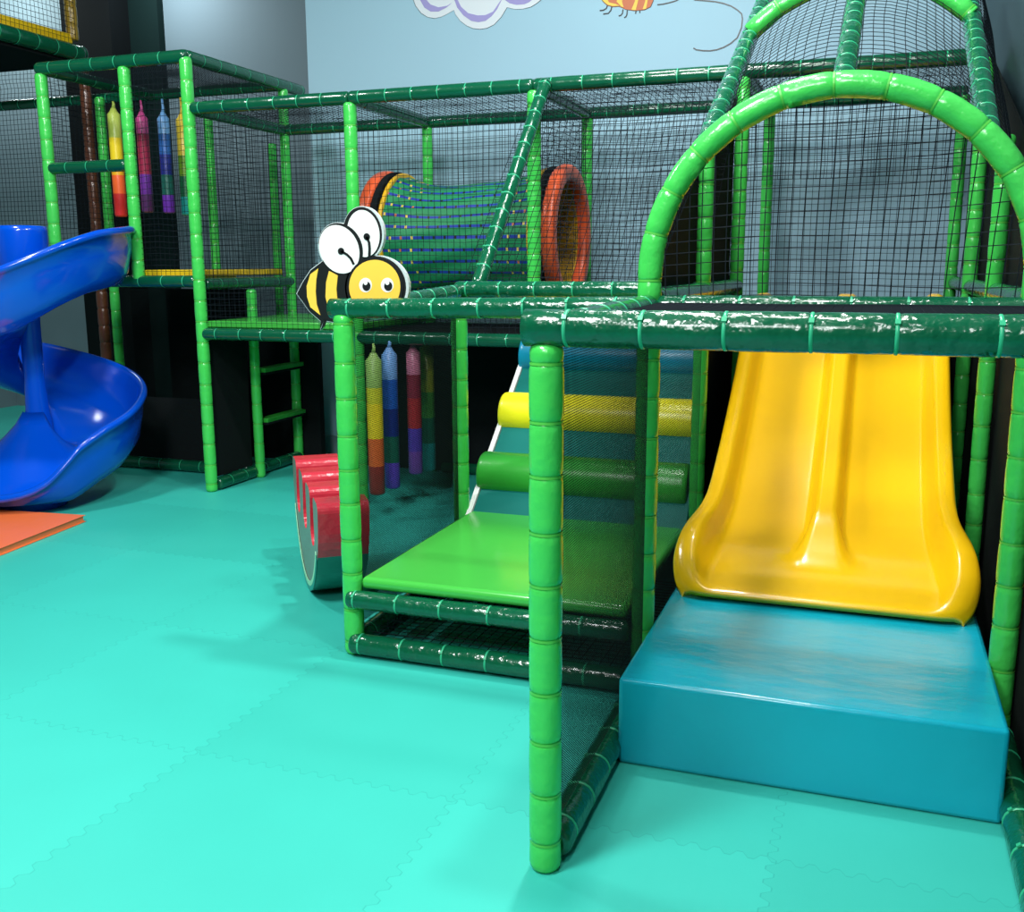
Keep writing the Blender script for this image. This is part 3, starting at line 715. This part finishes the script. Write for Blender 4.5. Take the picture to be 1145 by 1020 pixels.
# ------------------------------------------------------------------ bee board
def bee():
    Y = Y2+.085
    B_ = thing('bee_board', 'cartoon bee cut-out board with white wings mounted behind the corner post', 'sign board', (-2.1, Y, 1.4))
    def W(u, v): p = at_wall(330+u/6.8, 220+v/6.8, Y); return (p.x, p.z)
    def ell(cu, cv, a, b_, rot=0, n=40, a0=0, a1=360):
        out = []; c, s_ = math.cos(math.radians(rot)), math.sin(math.radians(rot))
        for i in range(n):
            t = math.radians(a0+(a1-a0)*i/(n if a1-a0 == 360 else n-1)); p, q = a*math.cos(t), b_*math.sin(t); out.append(W(cu+p*c-q*s_, cv+p*s_+q*c))
        return out
    def part(name, polys, y0, y1, mt, lb=None):
        b = MB()
        for P in polys: b.prism(P, y0, y1)
        o = b.obj(name, mt, B_)
        if lb: o['label'] = lb
    body = [(15, 738), (60, 650), (120, 560), (210, 492), (330, 470), (420, 540), (440, 900), (330, 960), (220, 940), (190, 1010), (195, 945), (110, 870), (60, 800)]
    def grow(P, k):
        cu = sum(p[0] for p in P)/len(P); cv = sum(p[1] for p in P)/len(P)
        return [((p[0]-cu)*k+cu, (p[1]-cv)*k+cv) for p in P]
    T_ = lambda P: [W(*p) for p in P]
    layers = Y
    # white/clear backing, slightly larger
    part('backing', [ell(348, 395, 168, 205, -22), ell(520, 275, 155, 205, -8), ell(615, 690, 250, 245), T_(grow(body, 1.03))], Y, Y+.020, 'bee_edge')
    part('outline', [ell(348, 395, 160, 200, -22), ell(515, 275, 145, 198, -8), ell(612, 690, 232, 238), T_(body), T_([(200, 1005), (222, 935), (240, 940), (225, 985)])], Y-.002, Y+.002, 'ink', 'black outline')
    part('wing', [ell(522, 280, 122, 180, -8)], Y-.0035, Y-.0015, 'bee_white', 'white rear wing')
    part('outline', [ell(350, 396, 164, 200, -22, a0=-150, a1=60, n=40)], Y-.0042, Y-.003, 'ink')
    part('wing', [ell(340, 400, 147, 190, -22)], Y-.0055, Y-.0035, 'bee_white', 'white front wing')
    part('stripe', [T_([(180, 545), (120, 590), (92, 680), (95, 760), (120, 840), (195, 900), (168, 820), (160, 720), (165, 630)])], Y-.005, Y-.0015, 'bee_yellow', 'yellow tail stripe')
    part('stripe', [T_([(262, 565), (328, 600), (318, 700), (325, 800), (345, 900), (285, 905), (255, 850), (235, 760), (240, 650)])], Y-.005, Y-.0015, 'bee_yellow', 'yellow body stripe')
    part('outline', [ell(612, 690, 215, 232)], Y-.007, Y-.004, 'ink')
    part('face', [ell(612, 685, 195, 205)], Y-.0085, Y-.006, 'bee_yellow', 'yellow face')
    for eu in (543, 708):
        part('eye', [ell(eu, 672, 48, 55)], Y-.0095, Y-.008, 'bee_white', 'white eye')
        part('pupil', [ell(eu+8, 680, 31, 36)], Y-.0105, Y-.009, 'ink', 'black pupil')
        part('glint', [ell(eu+2, 654, 15, 17)], Y-.0115, Y-.010, 'bee_white')
    part('mouth', [T_([(580, 770), (620, 795), (665, 770), (665, 778), (620, 806), (580, 778)])], Y-.0095, Y-.008, 'ink')
    def curve(pts, w):
        L_, R_ = [], []
        for i, p in enumerate(pts):
            a = Vector(pts[max(i-1, 0)]); c = Vector(pts[min(i+1, len(pts)-1)]); t = (c-a).normalized(); nn = Vector((-t.y, t.x))*w
            L_.append(tuple(Vector(p)+nn)); R_.append(tuple(Vector(p)-nn))
        return T_(L_+R_[::-1])
    part('antenna', [ell(355, 414, 24, 26), curve([(355, 414), (400, 440), (430, 470), (452, 515)], 9)], Y-.008, Y-.0058, 'ink')
    part('antenna', [ell(550, 304, 24, 26), curve([(550, 304), (568, 350), (572, 400), (568, 470)], 9)], Y-.008, Y-.0058, 'ink')
bee()

# ------------------------------------------------------------------ wall decals
def decals():
    Y = YW
    W6 = lambda P: [(lambda p: (p.x, p.z))(at_wall(440+u/5.725, v/5.725, Y)) for u, v in P]
    W7 = lambda P: [(lambda p: (p.x, p.z))(at_wall(640+u/5.205, v/5.205, Y)) for u, v in P]
    C_ = thing('cloud_decal', 'white and lilac cloud painted high on the pale blue wall', 'wall decal', (-3.1, Y, 3.6))
    out = [(130, 0), (145, 40), (180, 85), (220, 110), (265, 118), (310, 108), (350, 88), (388, 65), (400, 95), (430, 135), (470, 165), (510, 182), (555, 187), (600, 180), (645, 158), (690, 110), (728, 48), (780, 60), (830, 58), (880, 45), (920, 20), (955, -10), (975, -70), (940, -140), (860, -170), (800, -260), (660, -320), (500, -300), (400, -230), (280, -240), (170, -180), (110, -90)]
    def grow(P, k):
        cu = sum(p[0] for p in P)/len(P); cv = sum(p[1] for p in P)/len(P)
        return [((p[0]-cu)*k+cu, (p[1]-cv)*k+cv) for p in P]
    b = MB(); b.prism(W6(grow(out, 1.008)), Y-.004, Y-.001); b.obj('outline', 'pillar', C_)
    b = MB(); b.prism(W6(out), Y-.006, Y-.003); b.obj('cloud_shape', 'decal_white', C_)
    for P in ([(165, -40), (172, 0), (200, 50), (240, 75), (290, 75), (340, 50), (378, 18), (345, 38), (290, 48), (240, 30), (212, 0), (205, -40)],
              [(385, -40), (392, 0), (410, 50), (450, 100), (500, 135), (545, 143), (590, 135), (630, 105), (665, 60), (697, -5), (680, 15), (640, 75), (590, 98), (540, 100), (480, 85), (435, 45), (412, 0), (405, -40)],
              [(705, -40), (720, 5), (745, 22), (790, 32), (840, 28), (870, 15), (895, -5), (900, -40)]):
        b = MB(); b.prism(W6(P), Y-.008, Y-.005); b.obj('lilac_shade', 'decal_purple', C_)
    G = thing('bug_decal', 'orange and yellow striped bug painted high on the pale blue wall', 'wall decal', (-2.0, Y, 3.6))
    body = [(165, -10), (185, 15), (205, 32), (235, 40), (275, 38), (310, 55), (360, 63), (420, 58), (455, 40), (470, 5), (470, -60), (420, -110), (300, -120), (200, -90), (160, -50)]
    b = MB(); b.prism(W7(grow(body, 1.02)), Y-.004, Y-.001); b.obj('outline', 'ink', G)
    b = MB(); b.prism(W7(body), Y-.006, Y-.003); b.obj('body', 'decal_orange', G)
    for P in ([(172, 0), (205, 28), (235, 37), (275, 35), (255, 25), (215, 15), (195, -20), (180, -20)], [(258, 10), (275, -30), (300, -30), (290, 10), (300, 45), (285, 38)], [(345, 58), (365, 10), (370, -60), (390, -60), (385, 0), (370, 60)], [(410, 55), (425, 10), (425, -50), (445, -50), (440, 0), (430, 52)]):
        b = MB(); b.prism(W7(P), Y-.008, Y-.005); b.obj('stripe', 'decal_yellow', G)
    def line(P, w, par, name='leg'):
        L_, R_ = [], []
        for i, p in enumerate(P):
            a = Vector(P[max(i-1, 0)]); c = Vector(P[min(i+1, len(P)-1)]); t = (c-a).normalized(); nn = Vector((-t.y, t.x))*w
            L_.append(tuple(Vector(p)+nn)); R_.append(tuple(Vector(p)-nn))
        for i in range(len(P)-1):
            b.prism(W7([L_[i], L_[i+1], R_[i+1], R_[i]]), Y-.004, Y-.001)
    for P in ([(205, 32), (198, 50), (180, 60), (160, 62)], [(230, 40), (225, 60), (210, 78), (180, 82)], [(295, 55), (292, 78), (282, 90), (270, 93)], [(320, 60), (318, 85), (312, 98), (302, 103)], [(372, 62), (368, 80)], [(393, 62), (393, 76)]):
        b = MB(); line(P, 3.4, G); b.obj('leg', 'ink', G)
    b = MB(); line([(495, 28), (530, 24), (565, 16), (600, 6), (640, -15), (670, -50)], 3.4, G); b.obj('trail_line', 'ink', G)
    b = MB(); line([(705, 280), (722, 290), (760, 295), (800, 296), (840, 290), (880, 276), (920, 254), (960, 220), (985, 160), (990, 110), (985, 80), (960, 58), (925, 36), (880, 20), (830, 10), (780, 5), (715, 0), (680, -20)], 3.6, G)
    o = b.obj('swirl_decal', 'ink'); tag(o, 'thin dark swirl line painted on the blue wall beside left arch pipe', 'wall decal')
decals()

# ------------------------------------------------------------------ light
def area(name, loc, target, size, power, col=(1, 1, 1), size_y=None):
    l = bpy.data.lights.new(name, 'AREA'); l.shape = 'RECTANGLE'; l.size = size; l.size_y = size_y or size; l.energy = power; l.color = col
    o = bpy.data.objects.new(name, l); COL.objects.link(o); o.location = loc
    d = Vector(target)-Vector(loc); o.rotation_euler = d.to_track_quat('-Z', 'Y').to_euler(); return o
area('ceiling_lamp_key', (-.95, 4.25, 4.9), (-.95, 4.2, 0), .22, 120, (1, .98, .95))
area('ceiling_lamp_slide', (-.35, 2.7, 4.9), (-.35, 3.4, 0), .2, 62, (1, .99, .96))
area('ceiling_lamp_front', (-2.2, .6, 5.0), (-2.3, 3.0, 0), .9, 270, (.97, 1, 1))
area('ceiling_lamp_rear', (-1.0, -2.2, 4.9), (-1.5, 3.5, .8), 1.6, 220, (.97, 1, 1))
area('ceiling_lamp_left', (-5.3, 3.9, 5.0), (-5.3, 4.4, 0), .35, 120, (.97, 1, 1))
area('niche_patch_light', (-7.1, 8.8, 4.9), (-7.2, 9.6, 3.7), .3, 27, (.85, .95, 1))  # added, stands in for light reaching the back-left wall through a gap
area('corner_fill', (-9.3, 8.7, 5.0), (-9.3, 9.6, 3.2), .4, 42, (.9, 1, .98))  # added fill that brightens the far-left back wall
area('wall_fill', (-1.6, 5.6, 5.05), (-1.6, 8.0, 1.6), .8, 58, (.95, 1, 1), size_y=.5)  # added fill that brightens the blue wall behind the nets
w = bpy.data.worlds.new('world'); sc.world = w; w.use_nodes = True
w.node_tree.nodes['Background'].inputs[0].default_value = (.6, .75, .8, 1); w.node_tree.nodes['Background'].inputs[1].default_value = .05
vs_ = sc.view_settings; vs_.view_transform = 'Standard'; vs_.look = 'None'; vs_.gamma = 1; vs_.exposure = 0; vs_.use_curve_mapping = False
sc.cycles.max_bounces = 6
